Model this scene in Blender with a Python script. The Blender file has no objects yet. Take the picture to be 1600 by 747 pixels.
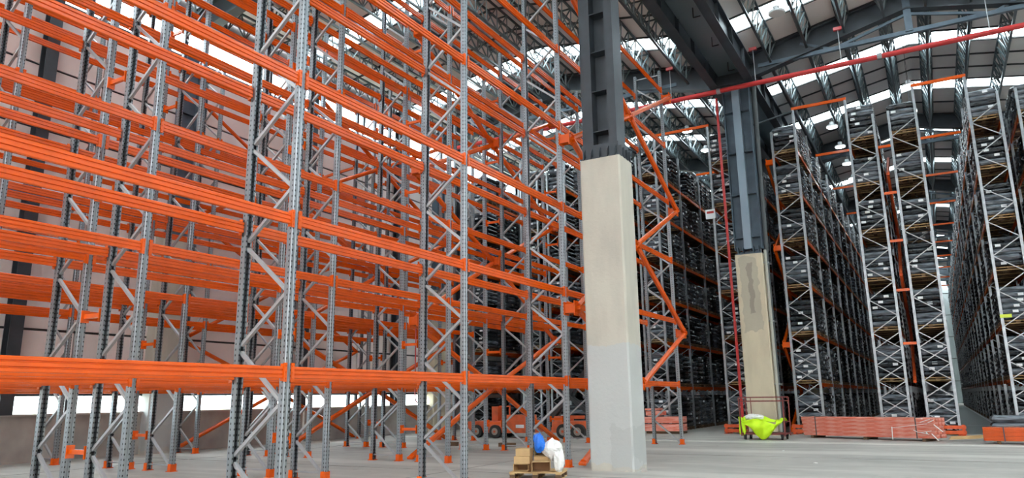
import bpy, math, random
from mathutils import Matrix, Vector, Euler
import numpy as np
random.seed(7)
S = bpy.context.scene
COL = S.collection
PI = math.pi

# ---------------------------------------------------------------- camera
F, PITCH, ROLL, YAW, CH = 1136.9, .2158, .0143, .5202, 1.5
fwd = Vector((0, math.cos(PITCH), math.sin(PITCH)))
r0 = Vector((1, 0, 0)); u0 = r0.cross(fwd)
rr = math.cos(ROLL) * r0 - math.sin(ROLL) * u0
uu = math.sin(ROLL) * r0 + math.cos(ROLL) * u0
Mr = Matrix.Rotation(YAW, 3, 'Z')
rr, uu, ff = Mr @ rr, Mr @ uu, Mr @ fwd
cd = bpy.data.cameras.new('camera'); cam = bpy.data.objects.new('camera', cd); COL.objects.link(cam)
m = Matrix(((rr.x, uu.x, -ff.x, 0), (rr.y, uu.y, -ff.y, 0), (rr.z, uu.z, -ff.z, CH), (0, 0, 0, 1)))
cam.matrix_world = m
cd.sensor_width = 36; cd.lens = F / 1600 * 36; cd.clip_start = .05; cd.clip_end = 600
S.camera = cam

# ---------------------------------------------------------------- sky, exposure
W = bpy.data.worlds.new('sky'); S.world = W; W.use_nodes = True
wn = W.node_tree.nodes; wl = W.node_tree.links
bg = wn['Background']
bg.inputs[0].default_value = (.90, .96, 1, 1); bg.inputs[1].default_value = 9.0
S.view_settings.view_transform = 'Standard'; S.view_settings.look = 'None'
S.view_settings.exposure = .62; S.view_settings.gamma = 1
S.view_settings.use_curve_mapping = False

# ---------------------------------------------------------------- materials
def mat(name, col, rough=.5, metal=0., noise=0., nscale=5., bump=0., bscale=40., spec=.5, col2=None, stretch=None, detail=3):
    M = bpy.data.materials.new(name); M.use_nodes = True
    n = M.node_tree.nodes; l = M.node_tree.links; b = n['Principled BSDF']
    b.inputs['Base Color'].default_value = (*col, 1)
    b.inputs['Roughness'].default_value = rough; b.inputs['Metallic'].default_value = metal
    b.inputs['Specular IOR Level'].default_value = spec
    tc = n.new('ShaderNodeTexCoord'); src = tc.outputs['Object']
    if stretch:
        mp = n.new('ShaderNodeMapping'); mp.inputs['Scale'].default_value = stretch
        l.new(src, mp.inputs[0]); src = mp.outputs[0]
    if noise or col2:
        t = n.new('ShaderNodeTexNoise'); t.inputs['Scale'].default_value = nscale; t.inputs['Detail'].default_value = detail
        l.new(src, t.inputs['Vector'])
        mx = n.new('ShaderNodeMix'); mx.data_type = 'RGBA'
        c2 = col2 or tuple(c * (1 - noise) for c in col)
        mx.inputs[6].default_value = (*col, 1); mx.inputs[7].default_value = (*c2, 1)
        rp = n.new('ShaderNodeValToRGB'); rp.color_ramp.elements[0].position = .35; rp.color_ramp.elements[1].position = .68
        l.new(t.outputs[0], rp.inputs[0]); l.new(rp.outputs[0], mx.inputs[0]); l.new(mx.outputs[2], b.inputs['Base Color'])
    if bump:
        t2 = n.new('ShaderNodeTexNoise'); t2.inputs['Scale'].default_value = bscale; t2.inputs['Detail'].default_value = 4
        l.new(src, t2.inputs['Vector'])
        bp = n.new('ShaderNodeBump'); bp.inputs['Strength'].default_value = bump; bp.inputs['Distance'].default_value = .03
        l.new(t2.outputs[0], bp.inputs['Height']); l.new(bp.outputs[0], b.inputs['Normal'])
    return M

ORANGE = mat('orange_powder_coat', (.74, .098, .002), .25, 0, .15, 3, spec=.5)
ORANGE_D = mat('orange_floor_guard', (.80, .11, .02), .5, 0, .25, 6)
GALV = mat('galvanised_steel', (.36, .38, .40), .34, .75, .25, 9, .05, 60)
GALV_L = mat('galvanised_rod', (.40, .40, .41), .42, .75)
DSTEEL = mat('dark_painted_steel', (.050, .060, .072), .45, .2, .3, 2)
BSTEEL = mat('blue_grey_painted_steel', (.10, .14, .18), .45, .2, .25, 2)
LAT = mat('lattice_joist_steel', (.062, .078, .088), .4, .3)
LATW = mat('lattice_joist_web_steel', (.13, .16, .17), .35, .4)
LATL = mat('lattice_joist_galvanised_web', (.42, .50, .50), .4, .4)
ROOFP = mat('roof_sheet', (.80, .74, .71), .6, 0, .12, .6)
SEAM = mat('sheet_joint', (.05, .05, .05), .7)
WALLP = mat('pinkish_grey_wall_cladding', (.78, .70, .67), .6, 0, .08, .8)
DCLAD = mat('far_wall_cladding', (.22, .26, .26), .6)
LOWW = mat('cast_concrete_plinth', (.42, .38, .345), .85, 0, .3, 1.3, .15, 12)
RED = mat('red_sprinkler_paint', (.45, .03, .03), .35)
MAROON = mat('maroon_trolley_paint', (.22, .045, .04), .45, 0, .3, 14)
WOOD = mat('pallet_wood', (.15, .085, .04), .8, 0, 0, 3, .1, 30, col2=(.08, .045, .022), stretch=(1, 1, 4))
WOODM = mat('mid_brown_pallet_wood', (.17, .095, .045), .8, 0, .3, 5)
WOODL = mat('pale_pallet_wood', (.62, .42, .20), .8, 0, 0, 3, .1, 30, col2=(.42, .27, .12), stretch=(1, 1, 4))
BAG = mat('black_plastic_sack', (.005, .006, .008), .2, 0, 0, 5, .5, 7, spec=.6, col2=(.03, .036, .045), stretch=(.7, .7, 3))
FILM = mat('clear_wrapped_black_sack', (.012, .015, .02), .18, 0, 0, 4, .6, 6, spec=.8, col2=(.20, .23, .27), stretch=(.5, .5, 5))
LABEL = mat('white_paper_label', (.75, .77, .78), .6)
CARD = mat('cardboard', (.55, .36, .17), .8, 0, .15, 5)
CARD_D = mat('cardboard_inside', (.25, .13, .06), .85)
BLUE = mat('blue_plastic_bag', (.01, .16, .70), .25, 0, 0, 5, .6, 14)
WHITE = mat('white_plastic_bag', (.80, .79, .76), .3, 0, .1, 5, .9, 10)
HIVIS = mat('fluorescent_yellow_cloth', (.62, .95, .01), .65, 0, .08, 5, .2, 14)
TYRE = mat('black_rubber', (.02, .02, .02), .7)
LIFT = mat('faded_orange_machine_paint', (.72, .13, .035), .45, 0, .25, 4)
PINK = mat('film_wrapped_orange_steel', (.78, .17, .10), .25, 0, 0, 3, .5, 9, spec=.9, col2=(.86, .38, .30), stretch=(1, 1, 6))
GREENISH = mat('sealed_green_floor_paint', (.20, .24, .22), .35)
YEL = mat('yellow_marker', (.65, .75, .05), .5)
BLACKM = mat('black_machine_boom', (.03, .03, .032), .5)
STRAP = mat('dark_strap', (.06, .05, .05), .6)

def concrete(name, base, dark, stain=None, horiz=()):
    M = bpy.data.materials.new(name); M.use_nodes = True
    n = M.node_tree.nodes; l = M.node_tree.links; b = n['Principled BSDF']; b.inputs['Roughness'].default_value = .8
    tc = n.new('ShaderNodeTexCoord'); t = n.new('ShaderNodeTexNoise'); t.inputs['Scale'].default_value = 1.4; t.inputs['Detail'].default_value = 6
    mp = n.new('ShaderNodeMapping'); mp.inputs['Scale'].default_value = (1.6, 1.6, .5)
    l.new(tc.outputs['Object'], mp.inputs[0]); l.new(mp.outputs[0], t.inputs['Vector'])
    mx = n.new('ShaderNodeMix'); mx.data_type = 'RGBA'; mx.inputs[6].default_value = (*base, 1); mx.inputs[7].default_value = (*dark, 1)
    rp = n.new('ShaderNodeValToRGB'); rp.color_ramp.elements[0].position = .4; rp.color_ramp.elements[1].position = .72
    l.new(t.outputs[0], rp.inputs[0]); l.new(rp.outputs[0], mx.inputs[0]); out = mx.outputs[2]
    sp = n.new('ShaderNodeSeparateXYZ'); l.new(tc.outputs['Object'], sp.inputs[0])
    def mth(op, a, c=None):
        q = n.new('ShaderNodeMath'); q.operation = op
        for i, v in enumerate((a, c)):
            if v is None: continue
            if isinstance(v, (int, float)): q.inputs[i].default_value = v
            else: l.new(v, q.inputs[i])
        return q.outputs[0]
    if stain:                       # lighter repair render / darker damp patch: (z0, z1, x0, x1, colour, strength)
        for (z0, z1, x0, x1, c, s) in stain:
            t3 = n.new('ShaderNodeTexNoise'); t3.inputs['Scale'].default_value = 2.5; t3.inputs['Detail'].default_value = 3
            l.new(tc.outputs['Object'], t3.inputs['Vector'])
            wob = mth('MULTIPLY', mth('SUBTRACT', t3.outputs[0], .5), .55)
            z = mth('ADD', sp.outputs[2], wob); x = mth('ADD', sp.outputs[0], mth('MULTIPLY', wob, .6))
            f1 = mth('MULTIPLY', mth('GREATER_THAN', z, z0), mth('LESS_THAN', z, z1))
            f2 = mth('MULTIPLY', mth('GREATER_THAN', x, x0), mth('LESS_THAN', x, x1))
            fac = mth('MULTIPLY', mth('MULTIPLY', f1, f2), s)
            m2 = n.new('ShaderNodeMix'); m2.data_type = 'RGBA'; m2.inputs[7].default_value = (*c, 1)
            l.new(out, m2.inputs[6]); l.new(fac, m2.inputs[0]); out = m2.outputs[2]
    l.new(out, b.inputs['Base Color'])
    t2 = n.new('ShaderNodeTexNoise'); t2.inputs['Scale'].default_value = 14; t2.inputs['Detail'].default_value = 6
    l.new(tc.outputs['Object'], t2.inputs['Vector'])
    bp = n.new('ShaderNodeBump'); bp.inputs['Strength'].default_value = .25; bp.inputs['Distance'].default_value = .02
    l.new(t2.outputs[0], bp.inputs['Height']); l.new(bp.outputs[0], b.inputs['Normal'])
    return M

CONC = concrete('pillar_concrete', (.50, .465, .395), (.42, .39, .335), stain=[(.12, 2.6, -.9, .9, (.44, .455, .455), .8), (.0, .9, .0, .5, (.34, .34, .325), .35)])
CONC2 = concrete('weathered_pillar_concrete', (.60, .52, .38), (.48, .41, .30), stain=[(3.9, 6.9, -.38, .33, (.34, .31, .26), .6), (4.6, 6.6, -.1, .1, (.22, .19, .16), .6)])
# floor
BANDS = [(14.6, .5, .3), (21.2, .7, .4), (25.4, .55, .8)]     # pale strips across the hall, blended into the floor colour
def floor_mat():
    M = bpy.data.materials.new('power_floated_concrete'); M.use_nodes = True
    n = M.node_tree.nodes; l = M.node_tree.links; b = n['Principled BSDF']
    tc = n.new('ShaderNodeTexCoord')
    def tex(sc, det, stretch=(1, 1, 1)):
        mp = n.new('ShaderNodeMapping'); mp.inputs['Scale'].default_value = stretch
        t = n.new('ShaderNodeTexNoise'); t.inputs['Scale'].default_value = sc; t.inputs['Detail'].default_value = det
        l.new(tc.outputs['Object'], mp.inputs[0]); l.new(mp.outputs[0], t.inputs['Vector']); return t.outputs[0]
    def mix(fac, a, c, lo, hi):
        rp = n.new('ShaderNodeValToRGB'); rp.color_ramp.elements[0].position = lo; rp.color_ramp.elements[1].position = hi
        l.new(fac, rp.inputs[0]); mx = n.new('ShaderNodeMix'); mx.data_type = 'RGBA'; l.new(rp.outputs[0], mx.inputs[0])
        for i, v in ((6, a), (7, c)):
            if isinstance(v, tuple): mx.inputs[i].default_value = (*v, 1)
            else: l.new(v, mx.inputs[i])
        return mx.outputs[2]
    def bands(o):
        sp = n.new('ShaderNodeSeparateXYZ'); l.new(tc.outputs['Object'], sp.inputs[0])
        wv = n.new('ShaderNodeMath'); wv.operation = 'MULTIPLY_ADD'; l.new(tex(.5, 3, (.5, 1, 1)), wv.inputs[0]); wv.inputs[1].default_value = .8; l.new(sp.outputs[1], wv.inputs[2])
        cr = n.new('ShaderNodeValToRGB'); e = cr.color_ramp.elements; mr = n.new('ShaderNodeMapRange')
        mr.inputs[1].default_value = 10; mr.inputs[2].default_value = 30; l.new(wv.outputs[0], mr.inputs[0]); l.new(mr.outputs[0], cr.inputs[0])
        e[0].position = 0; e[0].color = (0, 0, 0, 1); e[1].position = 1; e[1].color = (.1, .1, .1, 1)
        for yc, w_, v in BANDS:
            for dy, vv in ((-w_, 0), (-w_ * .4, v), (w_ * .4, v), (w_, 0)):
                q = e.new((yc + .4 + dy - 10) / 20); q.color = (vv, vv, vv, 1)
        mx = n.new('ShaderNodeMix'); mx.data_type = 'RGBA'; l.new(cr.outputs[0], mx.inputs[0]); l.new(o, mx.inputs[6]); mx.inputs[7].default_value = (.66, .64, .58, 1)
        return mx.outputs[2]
    o = mix(tex(.35, 6), (.37, .35, .315), (.29, .272, .245), .35, .7)
    o = mix(tex(1.2, 6, (.3, 1.6, 1)), o, (.44, .42, .38), .5, .75)
    o = mix(tex(3.5, 8), o, (.20, .185, .17), .64, .8)
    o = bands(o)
    l.new(o, b.inputs['Base Color'])
    rp = n.new('ShaderNodeMapRange'); rp.inputs[3].default_value = .42; rp.inputs[4].default_value = .75
    l.new(tex(2, 5), rp.inputs[0]); l.new(rp.outputs[0], b.inputs['Roughness'])
    bp = n.new('ShaderNodeBump'); bp.inputs['Strength'].default_value = .08; l.new(tex(30, 5), bp.inputs['Height']); l.new(bp.outputs[0], b.inputs['Normal'])
    return M
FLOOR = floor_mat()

def perforated():
    M = bpy.data.materials.new('perforated_upright_steel'); M.use_nodes = True
    n = M.node_tree.nodes; l = M.node_tree.links; b = n['Principled BSDF']
    b.inputs['Roughness'].default_value = .36; b.inputs['Metallic'].default_value = .8
    tc = n.new('ShaderNodeTexCoord'); sp = n.new('ShaderNodeSeparateXYZ'); l.new(tc.outputs['Object'], sp.inputs[0])
    def mth(op, a, c=None):
        q = n.new('ShaderNodeMath'); q.operation = op
        for i, v in enumerate((a, c)):
            if v is None: continue
            if isinstance(v, (int, float)): q.inputs[i].default_value = v
            else: l.new(v, q.inputs[i])
        return q.outputs[0]
    zm = mth('SUBTRACT', mth('MODULO', mth('ADD', sp.outputs[2], 10.0), .075), .0375)
    zm = mth('MULTIPLY', zm, .6)
    def d(a): return mth('SQRT', mth('ADD', mth('POWER', a, 2.0), mth('POWER', zm, 2.0)))
    dw = d(mth('SUBTRACT', mth('ABSOLUTE', sp.outputs[1]), .038))
    df = d(mth('ADD', sp.outputs[0], .040))
    hole = mth('LESS_THAN', mth('MINIMUM', dw, df), .0095)
    t = n.new('ShaderNodeTexNoise'); t.inputs['Scale'].default_value = 6; l.new(tc.outputs['Object'], t.inputs['Vector'])
    mx0 = n.new('ShaderNodeMix'); mx0.data_type = 'RGBA'; mx0.inputs[6].default_value = (.20, .215, .235, 1); mx0.inputs[7].default_value = (.31, .335, .355, 1)
    l.new(t.outputs[0], mx0.inputs[0])
    mx = n.new('ShaderNodeMix'); mx.data_type = 'RGBA'; l.new(mx0.outputs[2], mx.inputs[6]); mx.inputs[7].default_value = (.03, .03, .035, 1)
    l.new(hole, mx.inputs[0]); l.new(mx.outputs[2], b.inputs['Base Color'])
    return M
PERF = perforated()

def skylight_mat():
    M = bpy.data.materials.new('translucent_rooflight_sheet'); M.use_nodes = True
    n = M.node_tree.nodes; l = M.node_tree.links
    for x in list(n):
        if x.type == 'BSDF_PRINCIPLED': n.remove(x)
    o = n['Material Output']; t = n.new('ShaderNodeBsdfTransparent'); t.inputs[0].default_value = (.92, .97, .98, 1)
    d = n.new('ShaderNodeBsdfTranslucent'); d.inputs[0].default_value = (.9, .95, .95, 1)
    mx = n.new('ShaderNodeMixShader'); mx.inputs[0].default_value = .2
    l.new(t.outputs[0], mx.inputs[1]); l.new(d.outputs[0], mx.inputs[2]); l.new(mx.outputs[0], o.inputs[0])
    return M
SKYL = skylight_mat()
def emit(name, c, s):
    M = bpy.data.materials.new(name); M.use_nodes = True; b = M.node_tree.nodes['Principled BSDF']
    b.inputs['Emission Color'].default_value = (*c, 1); b.inputs['Emission Strength'].default_value = s; return M
LAMP = emit('lit_lamp_lens', (.9, .97, 1), 14)

# ---------------------------------------------------------------- mesh helpers
class MB:
    def __init__(s): s.v = []; s.f = []; s.m = []
    def add(s, vs, fs, mi=0):
        o = len(s.v); s.v += [tuple(v) for v in vs]; s.f += [tuple(i + o for i in f) for f in fs]; s.m += [mi] * len(fs); return s
    def box(s, c, d, rz=0, mi=0, taper=1.):
        cx, cy, cz = c; a, b_, h = d[0] / 2, d[1] / 2, d[2] / 2; q, w = math.cos(rz), math.sin(rz); vs = []
        for z, k in ((-h, 1), (h, taper)):
            for x, y in ((-a, -b_), (a, -b_), (a, b_), (-a, b_)):
                x, y = x * k, y * k; vs.append((cx + x * q - y * w, cy + x * w + y * q, cz + z))
        return s.add(vs, [(0, 3, 2, 1), (4, 5, 6, 7), (0, 1, 5, 4), (1, 2, 6, 5), (2, 3, 7, 6), (3, 0, 4, 7)], mi)
    def bar(s, p0, p1, w, h=None, n=4, mi=0, up=(0, 0, 1)):
        h = h or w; p0, p1 = Vector(p0), Vector(p1); d = (p1 - p0).normalized(); up = Vector(up)
        if abs(d.dot(up)) > .95: up = Vector((1, 0, 0))
        a = d.cross(up).normalized(); b_ = a.cross(d); vs = []
        for p in (p0, p1):
            for i in range(n):
                t = 2 * PI * (i + .5) / n; k = .7071 if n == 4 else .5
                vs.append(p + a * math.cos(t) * w * k + b_ * math.sin(t) * h * k)
        fs = [(i, (i + 1) % n, n + (i + 1) % n, n + i) for i in range(n)]
        return s.add(vs, fs + [tuple(range(n - 1, -1, -1)), tuple(range(n, 2 * n))], mi)
    def ring(s, c, r, w, axis='x', n=16, mi=0, r2=0):
        vs = []; 
        for o in (-w / 2, w / 2):
            for i in range(n):
                t = 2 * PI * i / n; a, b_ = r * math.cos(t), r * math.sin(t)
                vs.append((c[0] + (o if axis == 'x' else a), c[1] + (o if axis == 'y' else (a if axis == 'x' else b_)), c[2] + (o if axis == 'z' else b_)))
        return s.add(vs, [(i, (i + 1) % n, n + (i + 1) % n, n + i) for i in range(n)] + [tuple(range(n - 1, -1, -1)), tuple(range(n, 2 * n))], mi)
    def prism(s, prof, z0, z1, mi=0):      # profile in xy extruded in z
        n = len(prof); vs = [(x, y, z0) for x, y in prof] + [(x, y, z1) for x, y in prof]
        return s.add(vs, [(i, (i + 1) % n, n + (i + 1) % n, n + i) for i in range(n)] + [tuple(range(n - 1, -1, -1)), tuple(range(n, 2 * n))], mi)
    def profy(s, prof, y0, y1, mi=0):      # profile in xz extruded in y
        n = len(prof); vs = [(x, y0, z) for x, z in prof] + [(x, y1, z) for x, z in prof]
        return s.add(vs, [(i, n + i, n + (i + 1) % n, (i + 1) % n) for i in range(n)] + [tuple(range(n)), tuple(range(2 * n - 1, n - 1, -1))], mi)
    def mesh(s, name, mats, smooth=False):
        me = bpy.data.meshes.new(name); me.from_pydata(s.v, [], s.f)
        for q in (mats if isinstance(mats, (list, tuple)) else [mats]): me.materials.append(q)
        if any(s.m): me.polygons.foreach_set('material_index', s.m)
        if smooth: me.polygons.foreach_set('use_smooth', [True] * len(s.f))
        me.update(); return me

def link(name, me, parent=None, loc=(0, 0, 0), rz=0., label=None, kind=None, rot=None):
    o = bpy.data.objects.new(name, me); COL.objects.link(o); o.parent = parent; o.location = loc
    o.rotation_euler = rot if rot else (0, 0, rz)
    if label: o['label'] = label
    if kind: o['kind'] = kind
    return o
def thing(name, label, cat, loc=(0, 0, 0), rz=0., group=None, me=None):
    o = link(name, me, None, loc, rz, label); o['category'] = cat
    if group: o['group'] = group
    return o

# ================================================================ THE BUILDING
RW, RE = -21.4, 21.0          # left wall, right side
VX = -6.08                     # valley line over the concrete pillars
RIDGES = (-13.8, .6, 14.2)
VX2 = 7.3
def roofz(x):
    r = RIDGES[0] if x < VX else (RIDGES[1] if x < VX2 else RIDGES[2])
    return 16.75 - .185 * abs(x - r)
YN, YF = -27., 118.
# floor slabs as structure
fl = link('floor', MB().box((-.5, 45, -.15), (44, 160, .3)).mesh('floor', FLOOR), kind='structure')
g = MB(); g.box((-60, 50, -.35), (400, 400, .1)); link('trim_1', g.mesh('yard', mat('sunlit_yard_ground', (.62, .60, .42), .9)), kind='structure')
jt = MB()
for y in (1.5, 7.5, 13.5, 19.5, 25.5):
    jt.box((-3, y, .002), (36, .012, .006))
for x in (-18, -9.3, 6.4): jt.box((x, 14, .002), (.012, 32, .006))
link('floor_joint', jt.mesh('floor_joint', mat('dark_sealant', (.2, .19, .18), .8)), fl)
fb = link('floor_aisle_coating', MB().box((1.32, 62, .004), (1.5, 60, .008)).mesh('floor_aisle_coating', GREENISH), fl, label='dark green coated floor of the aisle')
link('floor_line', MB().box((.62, 62, .009), (.08, 60, .008)).box((2.02, 62, .009), (.08, 60, .008)).box((1.32, 40, .009), (1.4, .1, .008)).mesh('floor_line', LABEL), fl, label='pale painted aisle line')

# left wall: plinth, window band, cladding sheets, columns
wall = link('wall_left', None, kind='structure')
pl = MB().box((RW - .15, 0, .62), (.3, 5.9, 1.24)).mesh('plinth_panel', LOWW)
y = -27
for i in range(24):
    link('plinth_panel', pl, wall, (0, y + 3, 0)); y += 6
y = -30
band = MB().box((RW - .1, 0, 1.5), (.03, 5.8, .5)).mesh('window_pane', SKYL)
mull = MB().box((RW - .1, 0, 1.5), (.12, .14, .56)).mesh('mullion', DSTEEL)
for i in range(10):
    link('window_pane', band, wall, (0, y + 3, 0)); link('mullion', mull, wall, (0, y, 0)); y += 6
link('cladding_panel', MB().box((RW - .1, 75.5, 1.53), (.06, 91, .62)).mesh('cladding_panel', WALLP), wall)
link('window_sill', MB().box((RW - .1, 34, 1.245), (.34, 80, .05)).mesh('window_sill', mat('sill_concrete', (.5, .46, .42), .8)), wall)
# cladding sheets 1.9 m high with dark joints
cz = [1.78, 3.55, 5.45, 7.35, 9.25, 11.15, 13.05]
for a, b_ in zip(cz, cz[1:]):
    me = MB().box((RW - .12, 0, (a + b_) / 2), (.06, 5.96, b_ - a - .07)).mesh('cladding_panel', WALLP)
    for i in range(24): link('cladding_panel', me, wall, (0, -27 + 6 * i, 0))
link('cladding_backing', MB().box((RW - .22, 46, 7.45), (.1, 146, 11.3)).mesh('cladding_backing', SEAM), wall)
me = MB().box((RW - .12, 0, 13.9), (.03, 5.9, .95)).mesh('clerestory_pane', SKYL)
mg = MB().box((RW - .12, 0, 13.9), (.12, .12, 1.0)).mesh('mullion', DSTEEL)
for i in range(24):
    link('clerestory_pane', me, wall, (0, -27 + 6 * i, 0)); link('mullion', mg, wall, (0, -30 + 6 * i, 0))
link('cladding_panel', MB().box((RW - .12, 46, 15.9), (.1, 146, 3.0)).mesh('cladding_panel', mat('upper_wall_sheet', (.2, .19, .19), .7)), wall)
gt = MB()
for z in (2.0, 7.3, 13.2): gt.box((RW + .02, 33, z), (.14, 78, .1))
gt.box((RW - .1, 46, 1.785), (.1, 150, .09))
link('girt', gt.mesh('girt', DSTEEL), wall)
# dark steel wind columns on the left wall
hc = MB(); hc.box((0, -.14, 7), (.34, .03, 14)); hc.box((0, .14, 7), (.34, .03, 14)); hc.box((0, 0, 7), (.03, .26, 14))
hc = hc.mesh('steel_column', DSTEEL)
for i, yy in enumerate((4.7, 10.25, 20.6, 26.3, 31.5, 38)):
    link('trim_%d' % (i + 2), hc, None, (RW + .15, yy, 1.25), PI / 2, kind='structure')
# far end wall and near / upper gables
fw = link('wall_back', None, kind='structure')
for i in range(9):
    for j in range(6):
        link('cladding_panel', MB().box((0, 0, 0), (4.9, .1, 2.9)).mesh('cladding_panel', DCLAD) if (i, j) == (0, 0) else bpy.data.meshes['cladding_panel.far'], fw, (-18.5 + 5 * i, YF, 1.5 + 3 * j))
        if (i, j) == (0, 0):
            fw.children[0].data.name = 'cladding_panel.far'
link('cladding_backing', MB().box((-4, YF + .2, 9.5), (36, .2, 19)).mesh('cladding_backing', SEAM), fw)

# unseen right wall and near wall, added with door gaps to limit daylight
wr = link('added_wall_right', None, kind='structure')
me = MB().box((RE, 0, 8), (.12, 7.9, 15)).mesh('cladding_panel', WALLP)
for i in range(19):
    link('cladding_panel', me, wr, (0, -23 + 8 * i, 0))  # panels of the added unseen right wall
wq = link('added_wall_front', None, kind='structure')
me = MB().box((0, YN, 11), (6.0, .12, 11.5)).mesh('cladding_panel', WALLP); medoor = MB().box((0, YN + .1, 2.6), (3.1, .08, 5.2)).mesh('added_dock_door', mat('added_ribbed_door', (.5, .52, .54), .5)); me2 = MB().box((0, YN, 2.6), (3, .12, 5.2)).mesh('cladding_panel', WALLP)
for i in range(7):
    link('cladding_panel', me, wq, (-18.4 + 6.04 * i, 0, 0)); link('cladding_panel', me2, wq, (-19.9 + 6.04 * i, 0, 0))  # panels of the added unseen near wall
    if i not in (4, 5): link('added_dock_door', medoor, wq, (-16.88 + 6.04 * i, 0, 0))
# roof
ceil = link('ceiling', None, kind='structure')
def slab(x0, x1, y0, y1, lift=0., th=.06):
    z0, z1 = roofz(x0 + 1e-3) + lift, roofz(x1 - 1e-3) + lift
    return MB().add([(x0, y0, z0), (x1, y0, z1), (x1, y1, z1), (x0, y1, z0), (x0, y0, z0 + th), (x1, y0, z1 + th), (x1, y1, z1 + th), (x0, y1, z0 + th)],
                    [(0, 3, 2, 1), (4, 5, 6, 7), (0, 1, 5, 4), (1, 2, 6, 5), (2, 3, 7, 6), (3, 0, 4, 7)])
slopes = [(RW, RIDGES[0]), (RIDGES[0], VX - .45), (VX + .45, RIDGES[1]), (RIDGES[1], VX2), (VX2, RIDGES[2]), (RIDGES[2], RE)]  # unseen roof beyond second valley and behind camera added to limit daylight
SW = 1.22
STR = [27.0 - 6.9 * i for i in range(7, 0, -1)] + [27.0, 34.3, 40.0, 47.2, 53.9] + [53.9 + 6.9 * i for i in range(1, 10)]
for si, (x0, x1) in enumerate(slopes):
    mp = slab(x0, x1, 0, 1).mesh('roof_panel', ROOFP)
    ms = slab(x0, x1, 0, SW, .02, .02).mesh('rooflight_panel', SKYL)
    sb = slab(x0, x1, -.045, .045, -.05, .05).mesh('roof_seam', SEAM)
    seams = MB()
    for ys, yn in zip(STR, STR[1:]):
        pw = (yn - ys - SW) / 3
        link('rooflight_panel', ms, ceil, (0, ys - SW / 2, 0))
        for k in range(3):
            o = link('roof_panel', mp, ceil, (0, ys + SW / 2 + k * pw + .03, 0)); o.scale = (1, pw - .06, 1)
        for k in range(4):
            q = slab(x0, x1, ys + SW / 2 + k * pw - .045, ys + SW / 2 + k * pw + .045, -.05, .05); seams.add(q.v, q.f)
    link('roof_seam', seams.mesh('roof_seam', SEAM), ceil)
link('valley_gutter', MB().box((VX, 56, roofz(VX) + .05), (.95, 124, .06)).mesh('valley_gutter', mat('gutter_sheet', (.42, .48, .5), .35, .6)), ceil)

# lattice joists along Y, one mesh for a 18 m span
SP = 14.6
RAFY = [15.1 + SP * i for i in range(7)]
def joist_mesh():
    A = MB(); B = MB(); h, w = .78, .22; n = 18; L = SP - .5; st = L / n
    for x in (-w, w): A.bar((x, .25, 0), (x, L + .25, 0), .07, .07)
    A.bar((0, .25, -h), (0, L + .25, -h), .09, .07)
    for i in range(n):
        y0 = .25 + i * st; ym = y0 + st / 2
        for x in (-w, w):
            B.bar((x, y0, 0), (0, ym, -h), .045); B.bar((0, ym, -h), (x, y0 + st, 0), .045)
        if i % 2 == 0: A.bar((-w, y0, 0), (w, y0, 0), .05)
    o = len(A.v)
    A.add(B.v, B.f, 1)
    return A.mesh('lattice_joist', [LAT, LATW])
JM = joist_mesh()
jx = [-20.7 + 1.42 * i for i in range(10)] + [-4.46 + 1.42 * i for i in range(8)]
for yi, y0 in enumerate([.5] + RAFY):
    for x in jx:
        link('lattice_joist', JM, ceil, (x, y0, roofz(x) - .12))
# rafters: deep plate girders across, per slope
def rafter(y, first=False):
    t = link('roof_rafter', None, ceil, (0, y, 0))
    M_ = MB()
    def seg(x0, x1, d0, d1):
        za, zb = roofz(x0 + 1e-3) - .13, roofz(x1 - 1e-3) - .13
        for (u0, u1, w) in ((0, 0, .03), (0, -.05, .36), (-1, -1.05, .36)):
            pass
        vs = []
        M_.add([(x0, -.02, za), (x1, -.02, zb), (x1, .02, zb), (x0, .02, za), (x0, -.02, za - d0), (x1, -.02, zb - d1), (x1, .02, zb - d1), (x0, .02, za - d0)],
               [(0, 1, 2, 3), (7, 6, 5, 4), (0, 4, 5, 1), (1, 5, 6, 2), (2, 6, 7, 3), (3, 7, 4, 0)])
        for (ta, tb, ba, bb) in ((za, zb, za - .05, zb - .05), (za - d0, zb - d1, za - d0 - .05, zb - d1 - .05)):
            M_.add([(x0, -.19, ta), (x1, -.19, tb), (x1, .19, tb), (x0, .19, ta), (x0, -.19, ba), (x1, -.19, bb), (x1, .19, bb), (x0, .19, ba)],
                   [(0, 1, 2, 3), (7, 6, 5, 4), (0, 4, 5, 1), (1, 5, 6, 2), (2, 6, 7, 3), (3, 7, 4, 0)])
    seg(RW, RIDGES[0], .95, .7); seg(RIDGES[0], VX, .7, 1.05); seg(VX, RIDGES[1], 1.05, .7); seg(RIDGES[1], VX2, .7, 1.05); seg(VX2, RE, 1.05, .9)
    link('girder_plate', M_.mesh('girder_plate', DSTEEL), t)
    T = MB()
    zt = 14.95
    T.bar((-5.0, 0, zt), (6.2, 0, zt), .16, .16); T.bar((RIDGES[1], 0, zt), (RIDGES[1], 0, 16.3), .26)
    for s in (-1, 1): T.bar((RIDGES[1], 0, 15.7), (RIDGES[1] + s * 2.7, 0, zt), .1); T.bar((RIDGES[1] + s * 2.7, 0, zt), (RIDGES[1] + s * 3.9, 0, 15.5), .1)
    T.bar((-19, 0, zt), (-8.5, 0, zt), .16, .16); T.bar((RIDGES[0], 0, zt), (RIDGES[0], 0, 16.2), .16)
    link('tie_beam', T.mesh('tie_beam', BSTEEL), t)
rm = None
for y in RAFY: rafter(y)
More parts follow.
